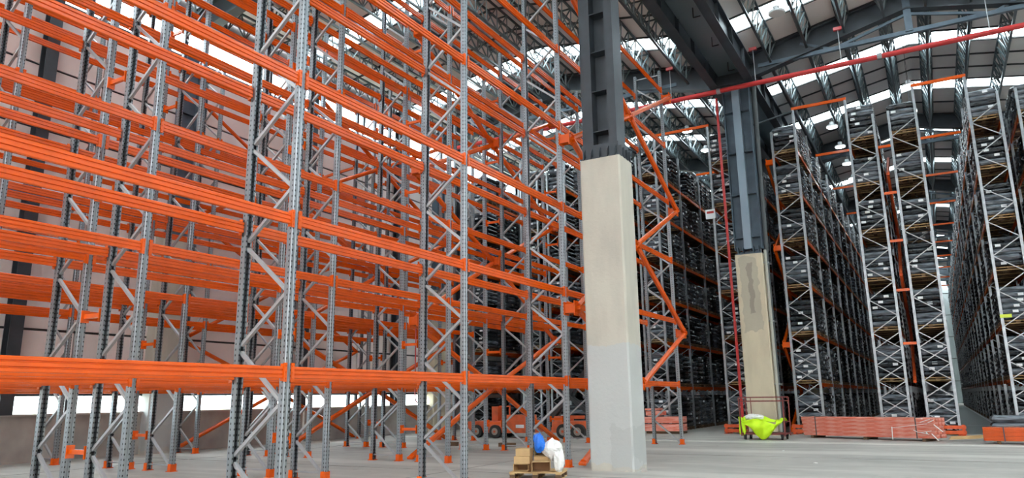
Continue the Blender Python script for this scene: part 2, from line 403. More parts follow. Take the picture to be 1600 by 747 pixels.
# twin valley girders on the pillar line
for x in (VX - .72, VX + .72):
    G = MB(); z0 = 14.25
    G.box((0, 0, z0 + .45), (.03, 123, .9)); G.box((0, 0, z0), (.34, 123, .05)); G.box((0, 0, z0 + .9), (.34, 123, .05))
    for k in range(60): G.box((0, -60 + 2 * k, z0 + .45), (.3, .02, .86))
    link('valley_girder', G.mesh('valley_girder', DSTEEL), ceil, (x, 56, 0))
link('valley_soffit', MB().box((VX, 56, 14.9), (1.2, 123, .03)).mesh('valley_soffit', mat('gutter_soffit_sheet', (.34, .42, .46), .3, .7)), ceil)
hk = MB()
for y in (18.5, 21, 23.5, 26, 28.5, 31): hk.bar((VX + .1, y, 14.9), (VX + .1, y, 14.5), .03).bar((VX + .1, y, 14.5), (VX + .35, y, 14.5), .03)
link('gutter_hook', hk.mesh('gutter_hook', BLACKM), ceil)

# ---------------------------------------------------------------- concrete pillars with steel column tops
def pillar(label, loc, w, d, h, cmat, style, ztop):
    t = thing('concrete_pillar', label, 'pillar', loc)
    c = .035
    prof = [(-w / 2 + c, -d / 2), (w / 2 - c, -d / 2), (w / 2, -d / 2 + c), (w / 2, d / 2 - c), (w / 2 - c, d / 2), (-w / 2 + c, d / 2), (-w / 2, d / 2 - c), (-w / 2, -d / 2 + c)]
    link('concrete_shaft', MB().prism(prof, 0, h).mesh('concrete_shaft', cmat), t)
    B = MB()
    B.box((0, 0, h + .02), (w * .96, d * .96, .04))
    if style == 3:
        B.box((0, 0, h + .1), (.4, .8, .2))
    elif style == 1:
        for x in (-.38, -.2, 0, .2, .38):
            for s in (-1, 1):
                B.add([(x - .012, s * .2, h), (x + .012, s * .2, h), (x + .012, s * .43, h), (x - .012, s * .43, h), (x - .012, s * .2, h + .42), (x + .012, s * .2, h + .42), (x + .012, s * .40, h + .16), (x - .012, s * .40, h + .16)],
                      [(0, 3, 2, 1), (4, 5, 6, 7), (0, 1, 5, 4), (1, 2, 6, 5), (2, 3, 7, 6), (3, 0, 4, 7)])
        for y in (-.28, -.09, .1, .28): B.box((w / 2 - .06, y, h + .12), (.16, .02, .26))
        B.box((0, 0, h + .2), (.88, .6, .32))
    else:
        for x in (-.4, -.2, .2, .4): B.box((x, -.2, h + .16), (.02, .3, .3)).box((x, .2, h + .16), (.02, .3, .3))
        B.box((0, 0, h + .1), (.9, .12, .12))
    link('base_gusset', B.mesh('base_gusset', DSTEEL if style == 1 else BSTEEL), t)
    C = MB(); H = ztop - h
    z = h + H / 2 + (.1 if style == 1 else .22)
    if style == 3:
        C.box((0, -.3, z), (.36, .03, H)); C.box((0, .3, z), (.36, .03, H)); C.box((0, 0, z), (.03, .6, H)); nst = 2
    elif style == 1:
        C.box((-.30, 0, z), (.24, .52, H)); C.box((.30, 0, z), (.20, .52, H)); C.box((.0, .05, z), (.5, .03, H))
        C.box((-.43, -.05, z), (.03, .42, H))
        nst = 7
    else:
        C.box((-.52, 0, z), (.03, .5, H)); C.box((.52, 0, z), (.03, .5, H)); C.box((0, .04, z), (1.04, .03, H)); C.box((0, -.14, z), (.30, .30, H), 0, 1)
        nst = 4
    link('steel_shaft', C.mesh('steel_shaft', [DSTEEL if style == 1 else BSTEEL, mat('lit_blue_grey_steel', (.24, .31, .37), .4, .3)]), t)  # centre strip's lit look is put into its paler blue-grey colour
    st = MB().box((0, 0, 0), ({1: .44, 2: 1.02, 3: .3}[style], .46, .02)).mesh('stiffener_plate', DSTEEL if style == 1 else BSTEEL)
    for i in range(nst): link('stiffener_plate', st, t, (0, -.01, h + .7 + i * (H - .9) / (nst - .5)))
    if style != 3: link('column_cap', MB().box((0, 0, ztop + .12), (1.5, 1.0, .12)).box((0, 0, ztop + .04), (1.1, .6, .1)).mesh('column_cap', DSTEEL), t)
    return t
pillar('large grey concrete pillar in the foreground carrying a dark steel column', (-6.08, 15.03, 0), .97, .8, 6.8, CONC, 1, 14.15)
p2 = pillar('weathered yellowish concrete pillar with damp stain, beyond the yellow cloth trolley', (-5.98, 29.65, 0), 1.06, .7, 6.98, CONC2, 2, 14.15)
# rest of the pillar line, seen between racks / at the left wall
pillar('concrete pillar standing against the left cladding wall behind the orange racking', (RW + .1, 14.85, 0), .5, 1.2, 6.8, CONC, 3, 13.2)
pillar('concrete pillar at the left wall beyond the end of the orange racking', (RW + .1, 29.6, 0), .5, 1.2, 6.8, CONC2, 3, 13.2)
for i, y in enumerate((44.3, 58.9, 73.5)):
    pillar('concrete pillar, %s one behind the stained pillar, deep between the loaded racks' % ('next', 'second', 'third')[i], (-5.85, y, 0), 1.06, .7, 6.98, CONC2, 2, 14.15)
# down pipes on the second pillar
dp = thing('rainwater_pipe', 'pale rainwater pipe clipped to the right side of the stained pillar', 'pipe', (-5.36, 29.45, 0))
link('pipe_run', MB().bar((0, 0, 0), (0, 0, 7.1), .11, n=10).mesh('pipe_run', mat('pale_pipe_plastic', (.42, .42, .37), .4)), dp)
b_ = MB().box((0, .05, 0), (.2, .16, .05)).mesh('pipe_clip', GALV)
for z in (1.9, 4.3, 6.6): link('pipe_clip', b_, dp, (0, 0, z))
dp = thing('rainwater_pipe', 'dark rainwater pipe rising to the roof beside the stained pillar', 'pipe', (-5.5, 29.85, 0))
link('pipe_run', MB().bar((.12, 0, 0), (.12, 0, 7.1), .14, n=10).bar((.12, 0, 7.1), (.2, 0, 14.3), .2, n=10).mesh('pipe_run', mat('dark_pipe', (.07, .08, .085), .4)), dp)
b_ = MB().box((.12, .05, 0), (.26, .16, .05)).mesh('pipe_clip', GALV)
for z in (1.9, 4.3, 6.6, 10.2): link('pipe_clip', b_, dp, (0, 0, z))

cdt = thing('roof_conduit', 'thick dark conduit running along under the roof joists right of the stained pillar', 'conduit', (-4.46, 29.9, 14.72))
link('conduit_run', MB().bar((0, 0, 0), (0, 58, 0), .17, n=10).mesh('conduit_run', DSTEEL), cdt)
cl = MB().box((0, 0, .12), (.05, .05, .3)).mesh('conduit_clip', DSTEEL)
for i in range(9): link('conduit_clip', cl, cdt, (0, 1 + 6 * i, 0))
thing('dark_strut', 'thin dark strut from the stained pillar to the top of the rack beside it', 'strut', (0, 0, 0), me=MB().bar((-5.45, 29.9, 12.5), (-4.05, 30.93, 13.15), .09, n=8).mesh('dark_strut', DSTEEL))
# ---------------------------------------------------------------- sprinkler pipes
sp = thing('sprinkler_main', 'long red sprinkler main pipe hung across the hall under the roof', 'pipe', (0, 28.75, 13.82))
link('pipe_run', MB().bar((-20, 0, 0), (12, 0, 0), .2, n=12).mesh('pipe_run', RED), sp)
cf = MB().bar((-.08, 0, 0), (.08, 0, 0), .26, n=12).mesh('pipe_coupling', GALV)
for x in (-12.5, -6.5, -.5, 5.5): link('pipe_coupling', cf, sp, (x, 0, 0))
rd = MB().bar((0, 0, 0), (0, 0, 1.55), .03, n=5).box((0, 0, 1.5), (.3, .12, .12), 0, 1).mesh('hanger_rod', [GALV_L, RED])
for x in (-11, -8.5, -5, -1.8, 3, 6.2): link('hanger_rod', rd, sp, (x, 0, 0))
sv = thing('sprinkler_riser', 'thin red sprinkler riser pipe running down left of the stained pillar', 'pipe', (-6.72, 29.4, 0))
link('pipe_run', MB().bar((0, 0, 0), (-.05, 0, 13.8), .11, n=8).mesh('pipe_run', RED), sv)
for z in (1.4, 4.4, 7.6): link('pipe_clip', MB().box((0, .06, z), (.2, .2, .05)).mesh('pipe_clip', GALV), sv)

# ================================================================ RACKING
LEV = [1.87 + 2.03 * i for i in range(6)]
BAY, Y0 = 4.155, 6.82
HT = 12.75
def upright_mesh(h, mtl, simple=False):
    if simple:
        path = [(-.09, -.05), (0, -.05), (0, .05), (-.09, .05)]
    else:
        path = [(-.095, -.028), (-.095, -.056), (-.012, -.056), (0, -.048), (0, -.016), (-.012, -.008), (-.012, .008), (0, .016), (0, .048), (-.012, .056), (-.095, .056), (-.095, .028)]
    t = .006; inner = []
    n = len(path)
    for i, (x, y) in enumerate(path):
        a = path[max(i - 1, 0)]; b2 = path[min(i + 1, n - 1)]
        d = Vector((b2[0] - a[0], b2[1] - a[1])).normalized(); inner.append((x - d.y * t, y + d.x * t))
    prof = path + inner[::-1]
    M_ = MB(); k = len(prof)
    vs = [(x, y, 0) for x, y in prof] + [(x, y, h) for x, y in prof]
    M_.add(vs, [(i, (i + 1) % k, k + (i + 1) % k, k + i) for i in range(k)])
    q = [(i, i + 1, k - 2 - i, k - 1 - i) for i in range(n - 1)]
    M_.add(vs, [tuple(reversed(f)) for f in q] + [tuple(k + j for j in f) for f in q])
    return M_.mesh('upright', mtl)
UP = upright_mesh(HT, PERF); UPL = upright_mesh(HT, GALV, True)
def pf(hgt, d):
    h, x = hgt / 2, d / 2; g_ = d * .24
    s = [(x - .006, -h), (x, -.9 * h), (x, -.52 * h), (x - g_, -.44 * h), (x - g_, -.32 * h), (x, -.24 * h), (x, .24 * h), (x - g_, .32 * h), (x - g_, .44 * h), (x, .52 * h), (x, .9 * h), (x - .006, h)]
    return s + [(-a, b) for a, b in reversed(s)]
BL = BAY - .125
BEAM = MB().profy(pf(.15, .055), -BL / 2, BL / 2).mesh('beam', ORANGE)
cn = MB().box((0, 0, 0), (.018, .05, .24)).box((-.03, .025, 0), (.05, .012, .22))
for z in (-.08, 0, .08): cn.box((.012, -.008, z), (.012, .014, .02))
CONN = cn.mesh('beam_connector', ORANGE)
DG = 1.0 - .19
def diag_mesh(dx, dz, w=.05): return MB().bar((0, 0, 0), (dx, 0, dz), w, .045).mesh('diagonal_brace', GALV_L)
RISE = .66
DU = diag_mesh(DG, RISE); DD = diag_mesh(DG, -RISE)
HZ = MB().bar((0, 0, 0), (DG, 0, 0), .04, .03).mesh('horizontal_strut', GALV_L)
bp = MB().box((0, 0, .008), (.17, .19, .016), 0)
bp.box((.05, 0, .085), (.014, .15, .15)); bp.add([(-.055, s * .075, .016) for s in (-1, 1)] + [(.055, s * .075, .016) for s in (-1, 1)] + [(-.03, s * .066, .17) for s in (-1, 1)] + [(.055, s * .066, .17) for s in (-1, 1)], [(0, 2, 6, 4), (1, 5, 7, 3)])
for s in (-1, 1): bp.box((0, s * .072, .09), (.1, .01, .15)); bp.ring((.0, s * .085, .022), .012, .014, 'z', 6)
bp.ring((.06, .035, .11), .01, .012, 'x', 6); bp.ring((.06, -.035, .07), .01, .012, 'x', 6)
FOOT = bp.mesh('base_plate', ORANGE)
SPC = MB().box((0, 0, 0), (.5, .05, .07)).box((-.24, 0, 0), (.02, .13, .2)).box((.24, 0, 0), (.02, .13, .2)).mesh('row_spacer', ORANGE)
def make_frame(parent, xr, xf, y, k):
    # xr rear (left) upright, xf front (right) upright outer faces
    fr = link('upright_frame', None, parent, (0, y, 0))
    link('upright', UP, fr, (xf, 0, .012)); link('upright', UP, fr, (xr, 0, .012), PI)
    link('base_plate', FOOT, fr, (xf - .045, 0, 0)); link('base_plate', FOOT, fr, (xr + .045, 0, 0), PI)
    z = .14; x0 = xr + .095
    link('horizontal_strut', HZ, fr, (x0, 0, z)); i = 0
    z = .06
    while z + RISE < HT - .1:
        if i % 2 == 0: link('diagonal_brace', DU if False else DD, fr, (x0, 0, z + RISE))
        else: link('diagonal_brace', DU, fr, (x0, 0, z + .04))
        z += .72; i += 1
    link('horizontal_strut', HZ, fr, (x0, 0, HT - .12))
    return fr
ROWS = [('A', -8.26, -7.26), ('B', -11.45, -10.5), ('C', -12.95, -12.0), ('D', -16.1, -15.15), ('E', -17.65, -16.7), ('F', -20.8, -19.85)]
RL = {'A': 'nearest orange and grey empty pallet rack, its front beams crossing the whole left half',
      'B': 'second row of empty orange racking from the camera, front half of its back-to-back pair',
      'C': 'third row of empty orange racking, rear half of the middle back-to-back pair',
      'D': 'fourth row of empty orange racking, front half of the far back-to-back pair',
      'E': 'fifth row of empty orange racking, rear half of the far back-to-back pair',
      'F': 'rearmost row of empty orange racking standing against the left cladding wall'}
tube_cache = {}
def brace_tubes(parent, x, w, nodes, name='spine_brace'):
    for (ka, za), (kb, zb) in nodes:
        ya, yb = Y0 + BAY * ka, Y0 + BAY * kb
        p0, p1 = Vector((0, ya, za)), Vector((0, yb, zb)); d = (p1 - p0).normalized()
        key = (round(w, 3), round(yb - ya, 2), round(zb - za, 2))
        if key not in tube_cache:
            M_ = MB().bar(Vector((0, 0, 0)) + d * .12, (p1 - p0) - d * .12, w, w, 8)
            for e, s in ((Vector((0, 0, 0)), 1), (p1 - p0, -1)): M_.bar(e + d * .02 * s, e + d * .2 * s, w * 1.15, w * .35, 4)
            tube_cache[key] = M_.mesh('spine_brace', ORANGE)
        link(name, tube_cache[key], parent, (x, ya, za))
BRK = MB()
BRK.box((0, 0, 0), (.02, .26, .3)); BRK.box((.12, -.09, 0), (.24, .016, .2)).box((.12, .09, 0), (.24, .016, .2)).box((.25, 0, 0), (.02, .22, .34))
BRK.box((.12, 0, -.1), (.22, .2, .016))
for z in (-.12, .12): BRK.ring((.27, .05, z), .022, .03, 'x', 6); BRK.ring((.27, -.05, z), .022, .03, 'x', 6)
BRK = BRK.mesh('brace_bracket', ORANGE)
ZN = {2: (3.5, 7.6, 11.7), 3: (1.85, 5.7, 9.6), 4: (3.5, 7.6, 11.7), 1: (1.85, 5.7, 9.6), 0: (3.5, 7.6, 11.7), -1: (1.85, 5.7, 9.6)}
def zig(ka, kb, floor=False):
    a = sorted([(z, ka) for z in ZN[ka]] + [(z, kb) for z in ZN[kb]]); out = []
    for (z0, k0), (z1, k1) in zip(a, a[1:]): out.append(((k0, z0), (k1, z1)))
    if floor and a[0][1] in (1, 3): out.insert(0, ((ka if a[0][1] == kb else kb, .06), (a[0][1], a[0][0])))
    return out
for (nm, xr, xf) in ROWS:
    t = thing('pallet_rack', RL[nm], 'rack', ((xr + xf) / 2, Y0 + BAY * 4, 0)); 
    ox, oy = (xr + xf) / 2, Y0 + BAY * 4
    piv = t
    ks = range(-1, 5)
    for k in ks:
        fr = make_frame(t, xr - ox, xf - ox, Y0 + BAY * k - oy, k)
    for k in list(ks)[:-1]:
        yc = Y0 + BAY * (k + .5)
        for z in LEV:
            for s, xx in ((1, xf), (-1, xr)):
                b = link('beam', BEAM, t, (xx - s * .028 - ox, yc - oy, z))
                for e in (-1, 1):
                    o = link('beam_connector', CONN, b, (s * .038, e * (BL / 2 - .0), 0), 0 if s > 0 else PI)
                    o.scale = (1, -e if s > 0 else e, 1)
    if nm in 'BDA':
        xb = {'A': xf + .27, 'B': -11.72, 'D': -16.4}[nm]; w = {'A': .15, 'B': .15, 'D': .15}[nm]
        segs = []
        if nm == 'A':
            segs = zig(2, 3, True) + zig(3, 4)
        else:
            segs = zig(2, 3, True) + zig(3, 4, True)
        h = link('spine_bracing', None, t, (-ox, -oy, 0))
        brace_tubes(h, xb, w, segs)
        done = set()
        for (a, b) in segs:
            for (k, z) in (a, b):
                if z > .5 and (k, z) not in done:
                    done.add((k, z))
                    o = link('brace_bracket', BRK, h, ((xf + .01) if nm == 'A' else (xr - .01), Y0 + BAY * k, z), 0 if nm == 'A' else PI)
    if nm == 'F':
        h = link('spine_bracing', None, t, (-ox, -oy, 0))
        brace_tubes(h, xr - .2, .13, zig(2, 3, True) + zig(3, 4, True))
    if nm in 'CE':
        gx = {'C': (-12.0 + -11.45) / 2, 'E': (-16.7 - 16.1) / 2}[nm]
        for k in ks:
            for z in (.78, 2.9, 4.95, 7.0, 9.0, 11.1): link('row_spacer', SPC, t, (gx - ox, Y0 + BAY * k - oy, z))
# short spacer stubs A row top ties none

# ---------------------------------------------------------------- loaded racking
GY = 31.0; GL = [1.93 + 1.91 * i for i in range(6)]; NB = 20; GH = 12.4; GB = 3.55; GA = 13.2
# (left x, label, short name, side of the aisle)
GR = [(-20.3, 'leftmost, hard against the left wall', 'leftmost loaded rack', 1), (-17.25, 'second from the left wall', 'second loaded rack', -1), (-15.75, 'third from the left wall', 'third loaded rack', 1),
      (-12.6, 'mostly hidden behind the big pillar', 'rack behind the pillar', -1), (-11.1, 'just right of the big pillar', 'rack past the pillar', 1),
      (-7.67, 'immediately left of the stained pillar', 'rack left of stained pillar', -1), (-5.0, 'immediately right of the stained pillar', 'rack right of stained pillar', 1),
      (-2.04, 'left one of the central pair', 'left central rack', -1), (-.55, 'right one of the central pair', 'right central rack', 1),
      (2.14, 'right side of the main aisle', 'rack right of main aisle', -1), (3.65, 'at the right picture edge', 'rack at right edge', 1)]
GW = 1.03
GD = GW - .17
def gframe():
    M_ = MB()
    for s in (-1, 1):
        x = s * (GW / 2 - .045); hh = GA if s > 0 else GH; M_.box((x, 0, hh / 2), (.09, .1, hh))
    fr_braces(M_); return M_
def fr_list():
    out = []; z = .15
    while z < 3.4: out.append((0, z, z + .56)); out.append((1, z, z + .56)); z += .6
    i = 0
    while z + .62 < GH: out.append(((i + 1) % 2, z, z + .60)); z += .635; i += 1
    return out
def fr_braces(M_):
    x = GD / 2
    for d, z0, z1 in fr_list():
        M_.bar((-x, 0, z0 if d else z1), (x, 0, z1 if d else z0), .045, .03)
GFR = gframe().mesh('upright_frame', GALV)
GUP = MB().box((0, 0, GH / 2), (.09, .11, GH)).mesh('upright', PERF)
GUP = MB(); GUP.add([(x, y, z) for z in (0, GH) for x, y in ((-.045, -.055), (.045, -.055), (.045, .055), (-.045, .055))], [(0, 1, 5, 4), (1, 2, 6, 5), (2, 3, 7, 6), (3, 0, 4, 7), (4, 5, 6, 7), (0, 3, 2, 1)]); GUP = GUP.mesh('upright', GALV)
brm = {}
GBEAM = MB().profy(pf(.14, .05), -(GB - .11) / 2, (GB - .11) / 2).mesh('beam', ORANGE)
GFOOT = MB().box((0, 0, .01), (.2, .2, .02)).box((0, 0, .1), (.13, .14, .16)).mesh('base_plate', ORANGE_D)
goods_slots = []
for (x0, lb, nm, side) in GR:
    xc = x0 + GW / 2
    t = thing('pallet_rack', 'grey pallet rack full of black sacks, ' + lb, 'rack', (xc, GY, 0))
    for b in range(NB + 1):
        if b < 1:
            fr = link('upright_frame', None, t, (0, b * GB, 0))
            for s in (-1, 1):
                link('upright', GUP, fr, (s * (GW / 2 - .045), 0, .02)).scale = (1, 1, (GA if s == side else GH) / GH); link('base_plate', GFOOT, fr, (s * (GW / 2 - .045), 0, 0))
            for d, z0, z1 in fr_list():
                key = (d, round(z1 - z0, 2))
                if key not in brm: brm[key] = MB().bar((-GD / 2, 0, 0 if d else z1 - z0), (GD / 2, 0, z1 - z0 if d else 0), .045, .03).mesh('diagonal_brace', GALV_L)
                link('diagonal_brace', brm[key], fr, (0, (-.035 if d else .035) if z0 < 3.75 else 0, z0))
        else: link('upright_frame', GFR, t, (0, b * GB, 0), 0 if side > 0 else PI)
    far_hidden = x0 < -12
    for b in range(6 if far_hidden else NB):
        for z in GL:
            for s in (-1, 1): link('beam', GBEAM, t, (s * (GW / 2 - .03), (b + .5) * GB, z - .08))
# upright ties over the aisles
tie = MB().box((0, 0, 0), (1, .07, .12)).mesh('aisle_tie', ORANGE)
n_t = 0
for (xa, xb, nm) in ((-3.97, -2.04, 'aisle left of the central racks'), (.48, 2.14, 'main aisle'), (-10.07, -7.67, 'aisle left of the stained pillar')):
    for j in range(10 if xb > 2 else 4):
        yy = GY + j * 2 * GB
        o = thing('aisle_tie', 'orange overhead tie beam %s across the %s' % (('nearest', 'second', 'third', 'fourth', 'fifth', 'sixth', 'seventh', 'eighth', 'ninth', 'tenth', 'eleventh', 'farthest')[j], nm), 'tie beam', ((xa + xb) / 2, yy, GA + .082), group='orange tie beams over the aisles', me=tie)
        o.scale = (xb - xa + .2, 1, 1)
# orange spacers between central pair and brackets left of the rack right of the pillar
cp = link('row_spacer', None, None)
bpy.data.objects.remove(cp)
ctr = [o for o in bpy.data.objects if o.get('label', '').endswith('left one of the central pair')][0]
gs = MB().box((0, 0, 0), (.44, .06, .1)).mesh('row_spacer', ORANGE)
for z in (3.3, 5.3, 7.2, 9.1, 11.0): link('row_spacer', gs, ctr, (GW / 2 + .23, 0, z))
spb = MB()
for z0, z1, ya, yb in ((1.9, 3.9, 0, 4), (3.9, 5.9, 4, 0), (5.9, 7.9, 0, 4), (7.9, 9.9, 4, 0), (9.9, 11.5, 0, 4)): spb.bar((GW / 2 + .23, ya * .85 + .1, z0), (GW / 2 + .23, yb * .85 + .1, z1), .12, n=8)
link('spine_brace', spb.mesh('spine_brace', ORANGE_D), ctr)
ext = [o for o in bpy.data.objects if o.get('label', '').endswith('immediately right of the stained pillar')][0]
for z in (3.45, 7.4, 11.1): link('brace_bracket', BRK, ext, (-GW / 2, 0, z), PI)
spb = MB()
for z0, z1, ya, yb in ((.1, 1.6, .1, 3.5), (1.6, 3.45, 3.5, .1), (3.45, 5.4, 0.1, 3.5), (5.4, 7.4, 3.5, .1), (7.4, 9.3, .1, 3.5), (9.3, 11.1, 3.5, .1)): spb.bar((-GW / 2 - .27, ya, z0), (-GW / 2 - .27, yb, z1), .13, n=8)
link('spine_brace', spb.mesh('spine_brace', ORANGE), ext)
# floor guards in front of rack ends
for (xa, xb, nm) in ((-7.75, -6.55, 'left of the yellow cloth trolley'), (-5.15, -3.85, 'behind the left end of the wrapped beam bundle'), (-2.2, .62, 'under the central rack ends'), (2.0, 4.7, 'behind the bright orange beams at the right')):
    gmb = MB(); L = xb - xa
    gmb.box((0, 0, .3), (L, .05, .12)).box((0, 0, .12), (L, .05, .12))
    gt_ = thing('rack_end_guard', 'low orange steel floor guard ' + nm, 'guard rail', ((xa + xb) / 2, GY - .42, 0))
    link('guard_rail', gmb.mesh('guard_rail', ORANGE_D), gt_)
    pm = MB().box((0, .07, .19), (.1, .1, .38)).box((0, .07, .01), (.2, .2, .02)).mesh('guard_post', ORANGE_D)
    for s in (-1, 1): link('guard_post', pm, gt_, (s * (L / 2 - .08), 0, 0))

# ---------------------------------------------------------------- sacks on pallets
def rrect(w, d, r, n=3):
    pts = []
    for cx, cy, a0 in ((w / 2 - r, d / 2 - r, 0), (-w / 2 + r, d / 2 - r, 90), (-w / 2 + r, -d / 2 + r, 180), (w / 2 - r, -d / 2 + r, 270)):
        for i in range(n): a = math.radians(a0 + 90 * i / (n - 1)); pts.append((cx + r * math.cos(a), cy + r * math.sin(a)))
    return pts
def sack_layer(M_, w, d, z0, h, rnd, n=3, lab=None, rings=((0, .86), (.25, .99), (.6, 1.02), (1, .87))):
    base = rrect(w, d, .10, n); k = len(base); vs = []
    ox, oy = rnd.uniform(-.02, .02), rnd.uniform(-.02, .02); jit = [rnd.uniform(-.035, .035) for _ in base]
    for (t, s) in rings:
        for i, (x, y) in enumerate(base):
            q = s + jit[i] * .8; vs.append((x * q + ox, y * q + oy, z0 + h * t + rnd.uniform(-.006, .006)))
    fs = []
    for j in range(len(rings) - 1):
        for i in range(k): fs.append((j * k + i, j * k + (i + 1) % k, (j + 1) * k + (i + 1) % k, (j + 1) * k + i))
    fs.append(tuple(range((len(rings) - 1) * k, len(rings) * k)))
    M_.add(vs, fs)
def label_quad(M_, w, d, z, rnd, mi=1):
    s = rnd.random(); lw, lh = .16, .085
    if s < .5: x = rnd.uniform(-.3, .3) * w; M_.box((x, -d / 2 - .012, z), (lw, .01, lh), 0, mi)
    else:
        y = rnd.uniform(-.3, .3) * d; sx = 1 if rnd.random() < .5 else -1; M_.box((sx * (w / 2 + .012), y, z), (.01, lw, lh), 0, mi)
PWD, PDP = 1.0, .98      # stack size along Y, along X
def stack_mesh(seed, h, layers, low=False):
    rnd = random.Random(seed); M_ = MB(); lh = h / layers
    for j in range(layers):
        sack_layer(M_, PDP, PWD, j * lh, lh * 1.02, rnd, 2 if low else 3, rings=((0, .88), (.5, 1.02), (1, .88)) if low else ((0, .86), (.25, .99), (.6, 1.02), (1, .87)))
        for q in range(1 if low else 2):
            if rnd.random() < .75: label_quad(M_, PDP, PWD, (j + .5) * lh, rnd)
    return M_
ST = [(stack_mesh(s, h, n).mesh('sack_stack', [BAG if s % 2 else FILM, LABEL], False), h) for s, (h, n) in enumerate([(1.3, 6), (1.15, 6), (1.4, 7), (1.25, 6), (1.05, 5), (1.35, 6)])]
SL = [stack_mesh(40 + s, h, n, True) for s, (h, n) in enumerate([(1.3, 6), (1.15, 6), (1.4, 7), (1.05, 5)])]
def pallet_mesh(w=1.02, d=1.02, m_=None):
    P_ = MB()
    for i in range(5): P_.box(((i - 2) * w * .205, 0, .125), (w * .17, d, .02))
    for y in (-1, 0, 1):
        P_.box((0, y * d * .44, .1), (w, d * .1, .02), 0, 1 if y < 0 else 0)  # front boards pale, others dark: lit edge and shaded underside put in colour
        for x in (-1, 0, 1): P_.box((x * w * .43, y * d * .44, .055), (w * .12, d * .1, .075))
        P_.box((0, y * d * .44, .01), (w, d * .1, .018), 0, 1 if y < 0 else 0)
    return P_
PALM = pallet_mesh().mesh('wooden_pallet', [WOOD, WOODL]); PALL = pallet_mesh().mesh('wooden_pallet', [WOODM, WOODL])
PLOW = MB().box((0, 0, .12), (1.0, .95, .03)).box((0, -.42, .05), (1., .1, .1)).box((0, .42, .05), (1, .1, .1)).box((0, 0, .05), (1., .1, .1))
BAGV = []
for s in range(8):
    rnd = random.Random(100 + s); M_ = MB(); sack_layer(M_, PDP, PWD, 0, .212, rnd, 4, rings=((0, .85), (.18, .96), (.5, 1.02), (.8, .97), (1, .86)))
    BAGV.append(M_.mesh('sack', FILM if s % 2 else BAG, False))
LABM = MB().box((0, 0, 0), (.17, .008, .09)).mesh('paper_label', LABEL)
slots = []
ordn = ['first', 'second', 'third', 'fourth', 'fifth', 'sixth', 'seventh', 'eighth', 'ninth', 'tenth', 'eleventh', 'twelfth'] + ['%dth' % i for i in range(13, 90)]
lvn = ['floor level', 'first shelf', 'second shelf', 'third shelf', 'fourth shelf', 'fifth shelf', 'top shelf']
for (x0, lb, nm, side) in GR:
    xc = x0 + GW / 2
    nb = 8 if x0 < -12 else NB
    for s in range(nb * 3):
        y = GY + .63 + (s // 3) * GB + (s % 3) * 1.145
        for li in range(7):
            z = 0 if li == 0 else GL[li - 1]
            if random.random() < .05 and s > 0: continue
            slots.append((math.hypot(xc, y) + (6 if x0 < -12 else 0) + (0 if s else -8), xc, y, z, s, li, nm))
slots.sort(key=lambda q: q[0])
near, farr = slots[:298], slots[300:]
for i, (d, xc, y, z, s, li, nm) in enumerate(near):
    full = s == 0
    h_ = None
    lab = 'black sack pallet, %s, %s from the front, %s' % (lvn[li], ordn[s], nm)
    t = thing('sack_pallet', lab, 'pallet load', (xc, y, z), group='pallets of black sacks in the loaded racks')
    link('wooden_pallet', PALM if (i % 3) else PALL, t)
    rz = random.choice((0, PI)) + random.uniform(-.02, .02)
    if full:
        nL = random.choice((5, 6, 6)) if li else 6
        hh = random.choice((.2, .212, .225))
        for j in range(nL):
            b = link('sack', random.choice(BAGV), t, (random.uniform(-.015, .015), random.uniform(-.015, .015), .138 + j * hh * .98), random.choice((0, PI)) + random.uniform(-.03, .03))
            b.scale = (1, 1, hh / .212)
        for j in range(nL):
            if random.random() < .5: link('paper_label', LABM, t, (random.uniform(-.32, .32), -PWD / 2 - .018, .138 + (j + .5) * hh * .98))
    else:
        me, hh = random.choice(ST)
        link('sack_stack', me, t, (0, 0, .138), rz)
# everything further back: one mesh of stuff
def join_np(parts, name, mats):
    V = []; Fv = []; Ls = []; MI = []; off = 0
    for (vs, fs, mi, T, c, sn) in parts:
        v = vs.copy(); v[:, 0] = vs[:, 0] * c - vs[:, 1] * sn; v[:, 1] = vs[:, 0] * sn + vs[:, 1] * c
        V.append(v + T); Fv.append(fs[0] + off); Ls.append(fs[1]); MI.append(mi); off += len(vs)
    V = np.concatenate(V); Lv = np.concatenate(Fv); Lt = np.concatenate(Ls); MI = np.concatenate(MI)
    me = bpy.data.meshes.new(name); me.vertices.add(len(V)); me.vertices.foreach_set('co', V.ravel().astype(np.float32))
    me.loops.add(len(Lv)); me.loops.foreach_set('vertex_index', Lv.astype(np.int32))
    me.polygons.add(len(Lt)); st = np.concatenate(([0], np.cumsum(Lt)[:-1])).astype(np.int32)
    me.polygons.foreach_set('loop_start', st); me.polygons.foreach_set('loop_total', Lt.astype(np.int32))
    me.polygons.foreach_set('material_index', MI.astype(np.int32))
    for m_ in mats: me.materials.append(m_)
    me.update(calc_edges=True); me.validate(); return me
def npm(M_, remap=None):
    vs = np.array(M_.v, float); lv = np.array([i for f in M_.f for i in f]); lt = np.array([len(f) for f in M_.f]); mi = np.array(M_.m)
    if remap: mi = np.array([remap[k] for k in M_.m])
    return vs, (lv, lt), mi
NS = [npm(q, {0: 3 * (i % 2), 1: 1}) for i, q in enumerate(SL)]; NP = npm(PLOW, {0: 2})
parts = []
for (d, xc, y, z, s, li, nm) in farr:
    v, f, mi = random.choice(NS); c, sn = random.choice(((1., 0.), (-1., 0.)))
    parts.append((v, f, mi, np.array((xc + random.uniform(-.03, .03), y, z + .14)), c, sn))
    parts.append((NP[0], NP[1], NP[2], np.array((xc, y, z)), 1., 0.))
